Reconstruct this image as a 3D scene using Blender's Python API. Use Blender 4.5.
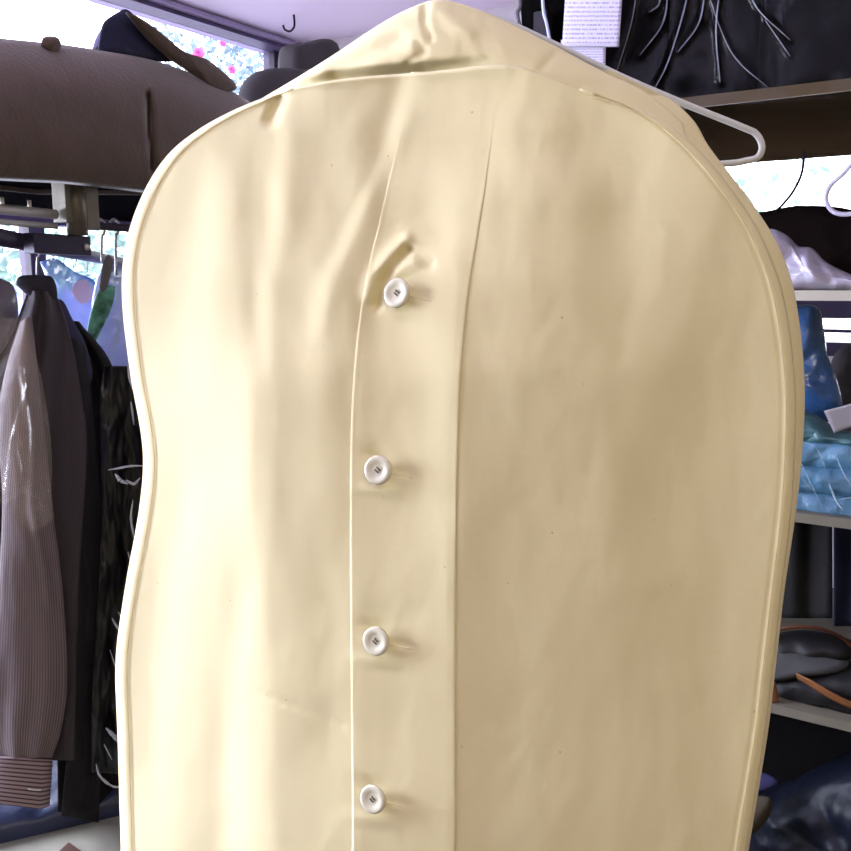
import bpy, math, random
from mathutils import Vector, noise
for o in list(bpy.data.objects): bpy.data.objects.remove(o)
SC = bpy.context.scene
COL = SC.collection
R = math.radians
# ------------------------------------------------------------ camera
CAMZ, PITCH, F = 1.5, R(9), 850.0
cd = bpy.data.cameras.new('camera'); cam = bpy.data.objects.new('camera', cd); COL.objects.link(cam)
cam.location = (0, 0, CAMZ); cam.rotation_euler = (R(90) - PITCH, 0, 0)
cd.sensor_width = 36; cd.lens = 36 * F / 851; cd.clip_start = .02
SC.camera = cam
# ------------------------------------------------------------ world, light, exposure
SC.view_settings.view_transform = 'Standard'; SC.view_settings.look = 'None'
SC.view_settings.gamma = 1; SC.view_settings.use_curve_mapping = False
SC.view_settings.exposure = 0.2
w = bpy.data.worlds.new('sky'); SC.world = w; w.use_nodes = True
bg = w.node_tree.nodes['Background']; bg.inputs[0].default_value = (.88, .90, 1, 1); bg.inputs[1].default_value = 6.2
UW = Vector((.588, .809, 0)); WP = Vector((-.557, 3.45, 0))        # window wall line
NWI = Vector((.809, -.588, 0))                                      # inward normal of that wall
sd = bpy.data.lights.new('daylight_sun', 'SUN'); sd.energy = 13.0; sd.angle = R(12); sd.color = (1, .97, .92)
so = bpy.data.objects.new('daylight_sun', sd); COL.objects.link(so)
so.rotation_euler = Vector((.25, .75, -.75)).to_track_quat('-Z', 'Y').to_euler()
def area(name, loc, aim, sx, sy, power, colr):
    d = bpy.data.lights.new(name, 'AREA'); d.shape = 'RECTANGLE'; d.size = sx; d.size_y = sy; d.energy = power; d.color = colr
    o = bpy.data.objects.new(name, d); COL.objects.link(o); o.location = loc
    o.rotation_euler = Vector(aim).to_track_quat('-Z', 'Y').to_euler(); return o
# daylight entering the long shop window beside the camera (the part of the window outside the frame)
area('window_daylight', WP + UW * -2.75 - NWI * .12 + Vector((0, 0, 1.65)), NWI + Vector((0, 0, 0)), 2.0, 1.3, 250, (.72, .79, 1))
# unseen warm fill added behind the camera to light the front
area('warm_fill_light', (.6, -1.2, 2.38), (0, .35, -1), 1.2, .3, 13, (1, .90, .56))

# ------------------------------------------------------------ helpers
def ray(px, py):
    a = (px - 425.5) / F; b = (425.5 - py) / F
    y = math.cos(PITCH) + math.sin(PITCH) * b; z = -math.sin(PITCH) + math.cos(PITCH) * b
    return a / y, z / y
def at(px, py, Y):
    a, c = ray(px, py); return Vector((a * Y, Y, CAMZ + c * Y))
def onp(px, py, P, D, off=0):          # where a pixel's ray meets the vertical plane through P along D, moved back by off
    a, c = ray(px, py); L = math.hypot(D[0], D[1]); nx, ny = -D[1] / L, D[0] / L
    if ny < 0: nx, ny = -nx, -ny
    Y = (nx * P[0] + ny * P[1] + off) / (nx * a + ny)
    return Vector((a * Y, Y, CAMZ + c * Y))
def lin(c):
    return tuple((x / 255 / 12.92 if x / 255 <= .04045 else ((x / 255 + .055) / 1.055) ** 2.4) for x in c)
def mat(name, rgb, rough=.7, metal=0, spec=.28, bump=0, bscale=50, var=0, vscale=8, trans=0, coat=0, sheen=0, stretch=(1, 1, 1), bdist=.002):
    m = bpy.data.materials.new(name); m.use_nodes = True; nt = m.node_tree; N = nt.nodes; b = N['Principled BSDF']
    c = lin(rgb); b.inputs['Base Color'].default_value = (*c, 1); b.inputs['Roughness'].default_value = rough
    b.inputs['Metallic'].default_value = metal; b.inputs['Specular IOR Level'].default_value = spec
    b.inputs['Coat Weight'].default_value = coat; b.inputs['Coat Roughness'].default_value = .12; b.inputs['Sheen Weight'].default_value = sheen
    tc = N.new('ShaderNodeTexCoord'); mp = N.new('ShaderNodeMapping'); mp.inputs['Scale'].default_value = stretch
    nt.links.new(tc.outputs['Object'], mp.inputs[0])
    if var:
        n = N.new('ShaderNodeTexNoise'); n.inputs['Scale'].default_value = vscale; n.inputs['Detail'].default_value = 5
        nt.links.new(mp.outputs[0], n.inputs['Vector'])
        r = N.new('ShaderNodeValToRGB'); r.color_ramp.elements[0].position = .3; r.color_ramp.elements[1].position = .7
        r.color_ramp.elements[0].color = (*[x * (1 - var) for x in c], 1); r.color_ramp.elements[1].color = (*[min(1, x * (1 + var)) for x in c], 1)
        nt.links.new(n.outputs['Fac'], r.inputs[0]); nt.links.new(r.outputs[0], b.inputs['Base Color'])
    if bump:
        n = N.new('ShaderNodeTexNoise'); n.inputs['Scale'].default_value = bscale; n.inputs['Detail'].default_value = 4
        nt.links.new(mp.outputs[0], n.inputs['Vector'])
        bp = N.new('ShaderNodeBump'); bp.inputs['Strength'].default_value = bump; bp.inputs['Distance'].default_value = bdist
        nt.links.new(n.outputs['Fac'], bp.inputs['Height']); nt.links.new(bp.outputs[0], b.inputs['Normal'])
    return m
def film(name, rgb, opac=.25, rough=.12, scale=14, stretch=(1, 1, 1), bump=1.0, bdist=.02):
    """thin clear plastic: see-through, with glossy wrinkles"""
    m = bpy.data.materials.new(name); m.use_nodes = True; nt = m.node_tree; N = nt.nodes; b = N['Principled BSDF']
    b.inputs['Base Color'].default_value = (*lin(rgb), 1); b.inputs['Roughness'].default_value = rough; b.inputs['Specular IOR Level'].default_value = 1
    tc = N.new('ShaderNodeTexCoord'); mp = N.new('ShaderNodeMapping'); mp.inputs['Scale'].default_value = stretch
    nt.links.new(tc.outputs['Object'], mp.inputs[0])
    n = N.new('ShaderNodeTexNoise'); n.inputs['Scale'].default_value = scale; n.inputs['Detail'].default_value = 3; n.inputs['Distortion'].default_value = 1.2
    nt.links.new(mp.outputs[0], n.inputs['Vector'])
    bp = N.new('ShaderNodeBump'); bp.inputs['Strength'].default_value = bump; bp.inputs['Distance'].default_value = bdist
    nt.links.new(n.outputs['Fac'], bp.inputs['Height'])
    g = N.new('ShaderNodeBsdfGlossy'); g.inputs['Roughness'].default_value = rough; nt.links.new(bp.outputs[0], g.inputs['Normal'])
    t = N.new('ShaderNodeBsdfTransparent'); t.inputs[0].default_value = (1, 1, 1, 1)
    nt.links.new(bp.outputs[0], b.inputs['Normal'])
    f = N.new('ShaderNodeFresnel'); f.inputs[0].default_value = 1.5; nt.links.new(bp.outputs[0], f.inputs['Normal'])
    a = N.new('ShaderNodeMath'); a.operation = 'ADD'; a.inputs[1].default_value = opac; nt.links.new(f.outputs[0], a.inputs[0]); a.use_clamp = True
    mx = N.new('ShaderNodeMixShader'); hf = N.new('ShaderNodeMath'); hf.operation = 'MULTIPLY'; hf.inputs[1].default_value = .45 if opac < .05 else 1; nt.links.new(a.outputs[0], hf.inputs[0]); nt.links.new(hf.outputs[0], mx.inputs[0]); nt.links.new(t.outputs[0], mx.inputs[1]); nt.links.new((g if opac < .05 else b).outputs[0], mx.inputs[2])
    nt.links.new(mx.outputs[0], N['Material Output'].inputs[0]); return m
def stripes(name, c1, c2, axis, freq, rough=.8, duty=.5):
    m = mat(name, c1, rough); nt = m.node_tree; N = nt.nodes; b = N['Principled BSDF']
    tc = N.new('ShaderNodeTexCoord'); wv = N.new('ShaderNodeTexWave'); wv.bands_direction = axis; wv.inputs['Scale'].default_value = freq; wv.inputs['Distortion'].default_value = .15
    r = N.new('ShaderNodeValToRGB'); r.color_ramp.elements[0].position = duty; r.color_ramp.elements[1].position = min(1, duty + .2)
    r.color_ramp.elements[0].color = (*lin(c1), 1); r.color_ramp.elements[1].color = (*lin(c2), 1)
    nt.links.new(tc.outputs['UV'], wv.inputs[0]); nt.links.new(wv.outputs['Fac'], r.inputs[0]); nt.links.new(r.outputs[0], b.inputs['Base Color']); return m
def mesh(name, V, Fc, m, parent=None, smooth=True, uv=None):
    me = bpy.data.meshes.new(name); me.from_pydata([tuple(v) for v in V], [], Fc); me.materials.append(m)
    if smooth: me.polygons.foreach_set('use_smooth', [True] * len(me.polygons))
    if uv:
        l = me.uv_layers.new(name='UVMap')
        for lp in me.loops: l.data[lp.index].uv = uv[lp.vertex_index]
    me.update(); o = bpy.data.objects.new(name, me); COL.objects.link(o)
    if parent: 
        o.parent = parent; o.matrix_parent_inverse = parent.matrix_basis.inverted()
    return o
def empty(name, loc, label, cat, group=None):
    o = bpy.data.objects.new(name, None); COL.objects.link(o); o.location = loc; o.empty_display_size = .05
    return tag(o, label, cat, group)
def tag(o, label, cat, group=None):
    o['label'] = label; o['category'] = cat
    if group: o['group'] = group
    return o
def struct(o): o['kind'] = 'structure'; return o
def solid(o, t, off=0, even=False):
    s = o.modifiers.new('thickness', 'SOLIDIFY'); s.thickness = t; s.offset = off; return o
def patch(name, fn, nu, nv, m, parent=None, thick=0, closeu=False, off=0):
    V = []; uv = []
    for j in range(nv + 1):
        for i in range(nu + (0 if closeu else 1)):
            V.append(fn(i / nu, j / nv)); uv.append((i / nu, j / nv))
    W = nu if closeu else nu + 1; Fc = []
    for j in range(nv):
        for i in range(nu):
            a = j * W + i; b = j * W + (i + 1) % W; Fc.append((a, a + W, b + W, b))
    o = mesh(name, V, Fc, m, parent, True, uv)
    if thick: solid(o, thick, off)
    return o
def cat(P, n):                          # smooth curve through the points
    out = []; P = [Vector(p) for p in P]; Q = [P[0] * 2 - P[1]] + P + [P[-1] * 2 - P[-2]]
    for i in range(1, len(Q) - 2):
        p0, p1, p2, p3 = Q[i - 1:i + 3]
        for k in range(n):
            t = k / n; out.append(.5 * ((2 * p1) + (p2 - p0) * t + (2 * p0 - 5 * p1 + 4 * p2 - p3) * t * t + (3 * p1 - p0 - 3 * p2 + p3) * t ** 3))
    out.append(P[-1]); return out
def curve_at(P, t):                     # P: list of (t, x, y...) -> monotone smooth interpolation
    if t <= P[0][0]: return P[0][1:]
    if t >= P[-1][0]: return P[-1][1:]
    for i in range(len(P) - 1):
        if P[i][0] <= t <= P[i + 1][0]:
            break
    p1, p2 = P[i], P[i + 1]; p0 = P[i - 1] if i else p1; p3 = P[i + 2] if i + 2 < len(P) else p2
    h = p2[0] - p1[0]; s = (t - p1[0]) / h; out = []
    for k in range(1, len(p1)):
        m1 = (p2[k] - p0[k]) / (p2[0] - p0[0]) * h; m2 = (p3[k] - p1[k]) / (p3[0] - p1[0]) * h
        out.append((2 * s ** 3 - 3 * s * s + 1) * p1[k] + (s ** 3 - 2 * s * s + s) * m1 + (-2 * s ** 3 + 3 * s * s) * p2[k] + (s ** 3 - s * s) * m2)
    return tuple(out)
def tube(name, pts, r, m, parent=None, n=8, sm=6, sy=1, link=True):
    P = cat(pts, sm) if sm > 1 else [Vector(p) for p in pts]
    V = []; Fc = []; up = None
    for i, p in enumerate(P):
        d = (P[min(i + 1, len(P) - 1)] - P[max(i - 1, 0)]).normalized()
        if up is None: up = d.orthogonal().normalized()
        up = (up - d * up.dot(d)).normalized(); s = d.cross(up)
        for k in range(n):
            a = 2 * math.pi * k / n; V.append(p + (up * math.cos(a) + s * math.sin(a) * sy) * r)
    for i in range(len(P) - 1):
        for k in range(n):
            a = i * n + k; b = i * n + (k + 1) % n; Fc.append((a, b, b + n, a + n))
    Fc.append(tuple(range(n))[::-1]); Fc.append(tuple(range(len(V) - n, len(V))))
    return mesh(name, V, Fc, m, parent)
def prism(name, base, z0, z1, m, parent=None, bevel=0):    # base: 2-D corner points
    n = len(base); V = [Vector((p[0], p[1], z0)) for p in base] + [Vector((p[0], p[1], z1)) for p in base]
    Fc = [tuple(range(n))[::-1], tuple(range(n, 2 * n))] + [(i, (i + 1) % n, n + (i + 1) % n, n + i) for i in range(n)]
    o = mesh(name, V, Fc, m, parent, False)
    if bevel:
        b = o.modifiers.new('bevel', 'BEVEL'); b.width = bevel; b.segments = 2
    return o
def bar(name, O, A, B, a0, a1, b0, b1, z0, z1, m, parent=None, bevel=0):   # box in a frame: O + A*a + B*b
    c = [O + A * a + B * b for a, b in ((a0, b0), (a1, b0), (a1, b1), (a0, b1))]
    return prism(name, c, z0, z1, m, parent, bevel)
def fbm(p, s=1, o=3): 
    return noise.fractal(Vector(p) * s, 1, 2, o)
def pillow(name, outl, P, D, off, T, m, parent=None, N=72, K=14, crump=0, cs=12, power=.6, backT=None, seed=0, smooth_outline=3, floor=None):
    """a soft body: outline on the plane P,D, swelling T toward the viewer and backT away"""
    pts = cat([(x, y, 0) for x, y in outl + [outl[0]]], 8)[:-1]
    L = [0]
    for i in range(len(pts)): L.append(L[-1] + (pts[(i + 1) % len(pts)] - pts[i]).length)
    rs = []; j = 0
    for k in range(N):
        s = L[-1] * k / N
        while L[j + 1] < s: j += 1
        rs.append(pts[j].lerp(pts[(j + 1) % len(pts)], (s - L[j]) / max(1e-6, L[j + 1] - L[j])))
    c = sum(rs, Vector()) / N; backT = T if backT is None else backT
    Dl = Vector((D[0], D[1], 0)).normalized(); nrm = Vector((-Dl.y, Dl.x, 0)); 
    if nrm.y < 0: nrm = -nrm
    V = []; rings = []
    fs = [math.sin(math.pi / 2 * (1 - k / K)) for k in range(K + 1)]
    def ring(f, side, t):
        r = []
        if f < 1e-6:
            V.append(pt(c, f, side, t)); return [len(V) - 1] * N
        for p in rs: V.append(pt(c.lerp(p, f), f, side, t)); r.append(len(V) - 1)
        return r
    def pt(q, f, side, t):
        w = onp(q.x, q.y, P, D, off); h = t * (max(0, 1 - f * f)) ** power
        if crump:
            q3 = (w + Vector((seed, seed * .7, 0))) * cs
            h += crump * (abs(noise.noise(q3)) * 1.4 - .35 + .5 * noise.noise(q3 * 2.3)) * (1 - f ** 6) 
        w = w + nrm * (h * side)
        if floor is not None and w.z < floor: w.z = floor
        return w
    front = [ring(f, -1, T) for f in fs]; back = [front[0]] + [ring(f, 1, backT) for f in fs[1:]]
    Fc = []
    for rr, flip in ((front, 0), (back, 1)):
        for a, b in zip(rr, rr[1:]):
            for k in range(N):
                k2 = (k + 1) % N; f = (a[k], a[k2], b[k2], b[k]) if b[k] != b[k2] else (a[k], a[k2], b[k])
                Fc.append(f[::-1] if not flip else f)
    return mesh(name, V, Fc, m, parent)

# ------------------------------------------------------------ materials
M = {}
M['ceil'] = mat('ceiling_paint', (238, 226, 248), .8, bump=.1, bscale=60)
M['wall'] = mat('wall_paint', (214, 208, 220), .8, bump=.1, bscale=40, var=.05)
M['shop'] = mat('wood_panelling', (120, 104, 84), .7, var=.15, vscale=4)
M['floor'] = mat('floor_tile', (104, 94, 80), .5, var=.1)
M['frame'] = mat('window_frame', (70, 62, 92), .4)
M['trimd'] = mat('lilac_dark_trim', (96, 84, 120), .5)
M['trimw'] = mat('pale_trim', (190, 180, 215), .5)
M['brownboard'] = mat('brown_board', (44, 35, 25), .9, spec=0, var=.15, vscale=3, stretch=(1, 6, 6), bump=.15, bscale=20)
M['tanedge'] = mat('tan_board_edge', (96, 80, 56), .6, var=.1)
M['whiteboard'] = mat('white_melamine', (196, 190, 175), .45, var=.05, vscale=10)
M['greyboard'] = mat('grey_melamine', (118, 113, 100), .5, var=.08, vscale=10)
M['post'] = mat('shelf_post', (60, 57, 62), .4, metal=.6)
M['steel'] = mat('steel', (196, 190, 182), .35, metal=.35, bump=.1, bscale=200)
M['oldsteel'] = mat('worn_steel', (104, 97, 84), .4, metal=.35, var=.2, vscale=30)
M['darkmetal'] = mat('dark_metal', (52, 46, 62), .5, metal=.3)
M['leafpale'] = mat('leaf_green', (126, 156, 150), .6)
M['leafgrey'] = mat('leaf_bluegreen', (104, 124, 140), .6)
M['pink'] = mat('pink_petal', (225, 60, 120), .6)

def glass_mat():
    m = bpy.data.materials.new('window_glass'); m.use_nodes = True; nt = m.node_tree; N = nt.nodes
    t = N.new('ShaderNodeBsdfTransparent'); g = N.new('ShaderNodeBsdfGlossy'); g.inputs['Roughness'].default_value = .02
    f = N.new('ShaderNodeFresnel'); f.inputs[0].default_value = 1.3; mx = N.new('ShaderNodeMixShader')
    nt.links.new(f.outputs[0], mx.inputs[0]); nt.links.new(t.outputs[0], mx.inputs[1]); nt.links.new(g.outputs[0], mx.inputs[2])
    nt.links.new(mx.outputs[0], N['Material Output'].inputs[0]); return m
M['glass'] = glass_mat()
def cotton():
    m = mat('unbleached_cotton', (230, 217, 170), .85, sheen=.15); nt = m.node_tree; N = nt.nodes; b = N['Principled BSDF']
    tc = N.new('ShaderNodeTexCoord')
    hs = []
    for ax in ('X', 'Z'):
        wv = N.new('ShaderNodeTexWave'); wv.bands_direction = ax; wv.inputs['Scale'].default_value = 260; wv.inputs['Distortion'].default_value = 1.5
        wv.inputs['Detail'].default_value = 2; wv.inputs['Detail Scale'].default_value = .1
        nt.links.new(tc.outputs['Object'], wv.inputs[0]); hs.append(wv)
    ad = N.new('ShaderNodeMath'); nt.links.new(hs[0].outputs['Fac'], ad.inputs[0]); nt.links.new(hs[1].outputs['Fac'], ad.inputs[1])
    bp = N.new('ShaderNodeBump'); bp.inputs['Strength'].default_value = .07; bp.inputs['Distance'].default_value = .0006
    nt.links.new(ad.outputs[0], bp.inputs['Height'])
    ns = N.new('ShaderNodeTexNoise'); ns.inputs['Scale'].default_value = 38; ns.inputs['Detail'].default_value = 3
    nt.links.new(tc.outputs['Object'], ns.inputs['Vector'])
    b2 = N.new('ShaderNodeBump'); b2.inputs['Strength'].default_value = .22; b2.inputs['Distance'].default_value = .0016
    nt.links.new(ns.outputs['Fac'], b2.inputs['Height']); nt.links.new(bp.outputs[0], b2.inputs['Normal']); nt.links.new(b2.outputs[0], b.inputs['Normal'])
    # seed flecks of raw cotton
    vo = N.new('ShaderNodeTexVoronoi'); vo.inputs['Scale'].default_value = 34; nt.links.new(tc.outputs['Object'], vo.inputs['Vector'])
    r = N.new('ShaderNodeValToRGB'); r.color_ramp.elements[0].position = .018; r.color_ramp.elements[0].color = (*lin((198, 172, 122)), 1)
    r.color_ramp.elements[1].position = .04; r.color_ramp.elements[1].color = (*lin((230, 217, 170)), 1)
    nt.links.new(vo.outputs['Distance'], r.inputs[0]); nt.links.new(r.outputs[0], b.inputs['Base Color'])
    return m
M['cotton'] = cotton()
M['thread'] = mat('seam_thread', (212, 194, 150), .9)
M['button'] = mat('pearly_button', (212, 206, 182), .25, coat=.3, var=.04, vscale=60)
M['grythread'] = mat('grey_thread', (110, 104, 88), .9)
M['hangerwhite'] = mat('white_coated_wire', (205, 205, 200), .35)
M['wire'] = mat('galvanised_wire', (150, 148, 150), .35, metal=.6)

# ------------------------------------------------------------ room shell
CH = 2.45
VS = Vector((-.85, .527, 0)); NS = Vector((.527, .85, 0)); OS = Vector((.76, 1.70, 0))   # shelf run, its depth, its origin
CORN = WP + UW * .10
NWO = -NWI
prc = lambda a: (a.x, a.y)
struct(prism('floor', [(-4.8, -2.2), (2.7, -2.2), (2.7, 2.0), (-.6, 3.7), (-.9, 3.5)], -.05, 0, M['floor']))
struct(prism('ceiling', [(-4.6, -2.1), (2.6, -2.1), (2.6, 1.62), tuple((CORN - VS * 3.7 - NS * -.1)[:2]), tuple((CORN + NS * .12 + NWO * .12)[:2]), tuple((WP + UW * -7 + NWO * .12)[:2])], CH, CH + .06, M['ceil']))
# window wall (left): sill wall, narrow head, long window
def wallL(name, a0, a1, z0, z1, m=M['wall'], b0=0, b1=.12): return bar(name, WP, UW, NWO, a0, a1, b0, b1, z0, z1, m)
wl = empty('wall_left', WP + UW * -3, '', ''); del wl['label']; del wl['category']; struct(wl)
for a in ((-7, -4.5, 0, CH), (-4.5, .1, 0, 1.0), (.04, .1, 1.0, CH), (-4.5, .04, 2.43, CH)):
    o = wallL('wall_panel', *a); o.parent = wl; o.matrix_parent_inverse = wl.matrix_basis.inverted()
tr = struct(wallL('trim_1', -4.5, .04, 2.416, 2.43, M['trimd'], -.02, .10))
tr = struct(wallL('trim_2', -4.5, .04, 2.431, 2.445, M['trimw'], -.045, -.001))
wi = empty('window_1', WP + UW * -2.2 + Vector((0, 0, 1.0)), '', ''); del wi['label']; del wi['category']; struct(wi)
def wpart(name, *a): 
    o = bar(name, WP, UW, NWO, *a); o.parent = wi; o.matrix_parent_inverse = wi.matrix_basis.inverted(); return o
wpart('window_sill', -4.5, .04, -.06, .12, .985, 1.0, M['trimw'])
for a in (-4.48, .015): wpart('mullion', a - .02, a + .02, .03, .09, 1.0, 2.416, M['frame'])
for a in (-3.4, -2.3, -1.02): wpart('mullion', a - .025, a + .025, .03, .09, 1.0, 1.72, M['frame'])
wpart('transom', -4.5, .04, .03, .09, 1.70, 1.74, M['frame'])
wpart('glass_pane', -4.5, .04, .055, .06, 1.0, 2.416, M['glass'])
# far wall behind the shelves, with its window
WB = CORN.copy()
def wallB(name, a0, a1, z0, z1, m=M['wall'], b0=0, b1=.12): return bar(name, WB, -VS, NS, a0, a1, b0, b1, z0, z1, m)
wb = empty('wall_back', WB + VS * -2, '', ''); del wb['label']; del wb['category']; struct(wb)
W0, W1, WZ0, WZ1 = 1.35, 2.75, 1.31, 2.02
for a in ((-.1, W0, 0, CH), (W1, 3.7, 0, CH), (W0, W1, 0, WZ0), (W0, W1, WZ1, CH)):
    o = wallB('wall_panel', *a); o.parent = wb; o.matrix_parent_inverse = wb.matrix_basis.inverted()
w2 = empty('window_2', WB - VS * 2 + Vector((0, 0, WZ0)), '', ''); del w2['label']; del w2['category']; struct(w2)
for nm, a in (('window_frame', (W0, W1, .03, .09, WZ0, WZ0 + .04)), ('window_frame', (W0, W1, .03, .09, WZ1 - .04, WZ1)), ('window_frame', (W0, W0 + .04, .03, .09, WZ0, WZ1)),
              ('window_frame', (W1 - .04, W1, .03, .09, WZ0, WZ1)), ('transom', (W0, W1, .03, .09, 1.42, 1.50)), ('transom', (W0, W1, .03, .09, 1.378, 1.388)), ('glass_pane', (W0, W1, .055, .06, WZ0, WZ1))):
    o = bar(nm, WB, -VS, NS, *a, M['glass'] if nm == 'glass_pane' else M['frame']); o.parent = w2; o.matrix_parent_inverse = w2.matrix_basis.inverted()
struct(prism('wall_right', [(2.5, -2.1), (2.62, -2.1), (2.62, 1.75), (2.5, 1.75)], 0, CH, M['shop']))
struct(prism('wall_rear', [(-4.7, -2.1), (2.62, -2.1), (2.62, -1.98), (-4.7, -1.98)], 0, CH, M['shop']))
struct(prism('ground_outside', [(-14, -6), (12, -6), (12, 14), (-14, 14)], -.25, -.1, mat('paving', (225, 220, 228), .8)))
# pale blue-grey garden wall outside the left window
c0 = at(-60, 300, 4.4); c1 = at(330, 300, 6.6)
struct(prism('wall_outside', [(c0.x, c0.y), (c1.x, c1.y), (c1.x - .1, c1.y + .15), (c0.x - .1, c0.y + .15)], -.1, 1.55, mat('blue_wall', (120, 125, 190), .8, var=.1)))

# shrubs outside
def leaf_cloud(center, rad, n, size, seed):
    random.seed(seed); V = []; Fc = []
    for _ in range(n):
        while True:
            p = Vector([random.uniform(-1, 1) for _ in range(3)])
            if p.length < 1 and fbm(p, 2.2) > -.12: break
        p = Vector((p.x * rad[0], p.y * rad[1], p.z * rad[2])) + Vector(center)
        d = Vector([random.gauss(0, 1) for _ in range(3)]).normalized(); s = d.orthogonal().normalized(); s = (s * math.cos(random.random() * 6) + d.cross(s) * math.sin(random.random() * 6)).normalized()
        L = size * random.uniform(.6, 1.3); n_ = d.cross(s); k = len(V)
        V += [p, p + d * L * .5 + s * L * .3, p + d * L + n_ * L * .2, p + d * L * .5 - s * L * .3, p + d * L * .5 + n_ * L * .12]
        Fc += [(k, k + 1, k + 4), (k + 1, k + 2, k + 4), (k + 2, k + 3, k + 4), (k + 3, k, k + 4)]
    return V, Fc
def shrub(name, label, c, rad, n, size, seed, m, stems=2):
    e = empty(name, (c[0], c[1], -.1), label, 'shrub')
    V, Fc = leaf_cloud(c, rad, n, size, seed); mesh('foliage', V, Fc, m, e)
    for k in range(stems):
        a = k * 2.2; tube('stem', [(c[0] + .02 * math.cos(a), c[1] + .02 * math.sin(a), -.1), (c[0] + rad[0] * .3 * math.cos(a), c[1] + rad[1] * .3 * math.sin(a), c[2] * .6), (c[0] + rad[0] * .6 * math.cos(a), c[1] + rad[1] * .6 * math.sin(a), c[2])], .007, m, e)
    return e
cF = at(222, 60, 4.6)
fs = shrub('flowering_shrub', 'blue green bush with pink flowers outside the left window', cF, (.40, .35, .34), 900, .05, 3, M['leafgrey'])
for i, (x, y, s) in enumerate(((199, 54, .032), (223, 43, .02), (232, 70, .022), (214, 75, .02))):
    c = at(x, y, 4.22); V = []; Fc = []
    for ring_, (n, rr, zz) in enumerate(((6, 1, .1), (6, .65, .35), (5, .35, .5))):
        for k in range(n):
            a = 2 * math.pi * k / n + ring_ * .5; u = Vector((math.cos(a), 0, math.sin(a))); v = Vector((-math.sin(a), 0, math.cos(a))); f = Vector((0, -1, 0)); b = len(V)
            V += [c, c + (u * .6 + v * .45) * s * rr + f * s * zz, c + u * s * rr + f * s * zz * 1.2, c + (u * .6 - v * .45) * s * rr + f * s * zz]; Fc.append((b, b + 1, b + 2, b + 3))
    mesh('flower', V, Fc, M['pink'], fs)
shrub('leafy_shrub', 'pale green bush outside the window behind the right shelves', at(745, 185, 4.0), (.42, .3, .22), 170, .07, 8, M['leafpale'])
shrub('leafy_shrub', 'low leafy bush seen through the hanging clothes on the left', at(60, 262, 3.9), (.55, .3, .16), 500, .07, 12, M['leafpale'])
# small hook in the ceiling
h0 = at(291, 22, 3.15); h0.z = CH
hk = tag(tube('ceiling_hook', [h0 + Vector((.01, 0, .0)), h0 + Vector((.012, 0, -.02)), h0 + Vector((.010, 0, -.04)), h0 + Vector((-.004, 0, -.054)), h0 + Vector((-.022, 0, -.048)), h0 + Vector((-.028, 0, -.034))], .0036, M['darkmetal']), 'small bent wire hook screwed into the lilac ceiling', 'hook')

# ------------------------------------------------------------ the garment bag
PB = Vector((0, .73, 0)); DB = Vector((1, -.29, 0)).normalized(); NB = Vector((-.2785, -.9604, 0))      # NB: bag normal toward viewer
def bp_(px, py, h=0): return onp(px, py, PB, DB, -h)
EL = [(0, 286, 90), (.03, 262, 99), (.06, 233, 111), (.10, 200, 129), (.15, 168, 155), (.2, 144, 192), (.26, 127, 240), (.32, 122, 290), (.42, 130, 370), (.5, 143, 450), (.55, 140, 505),
      (.62, 125, 590), (.68, 116, 660), (.75, 118, 740), (.85, 121, 851), (1, 126, 1050)]
ER = [(0, 586, 93), (.03, 612, 100), (.06, 645, 111), (.10, 676, 130), (.15, 707, 159), (.2, 737, 197), (.26, 763, 240), (.32, 783, 295), (.42, 795, 380), (.5, 795, 450), (.55, 791, 515),
      (.62, 782, 590), (.68, 774, 660), (.75, 765, 735), (.85, 746, 851), (1, 715, 1050)]
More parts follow.
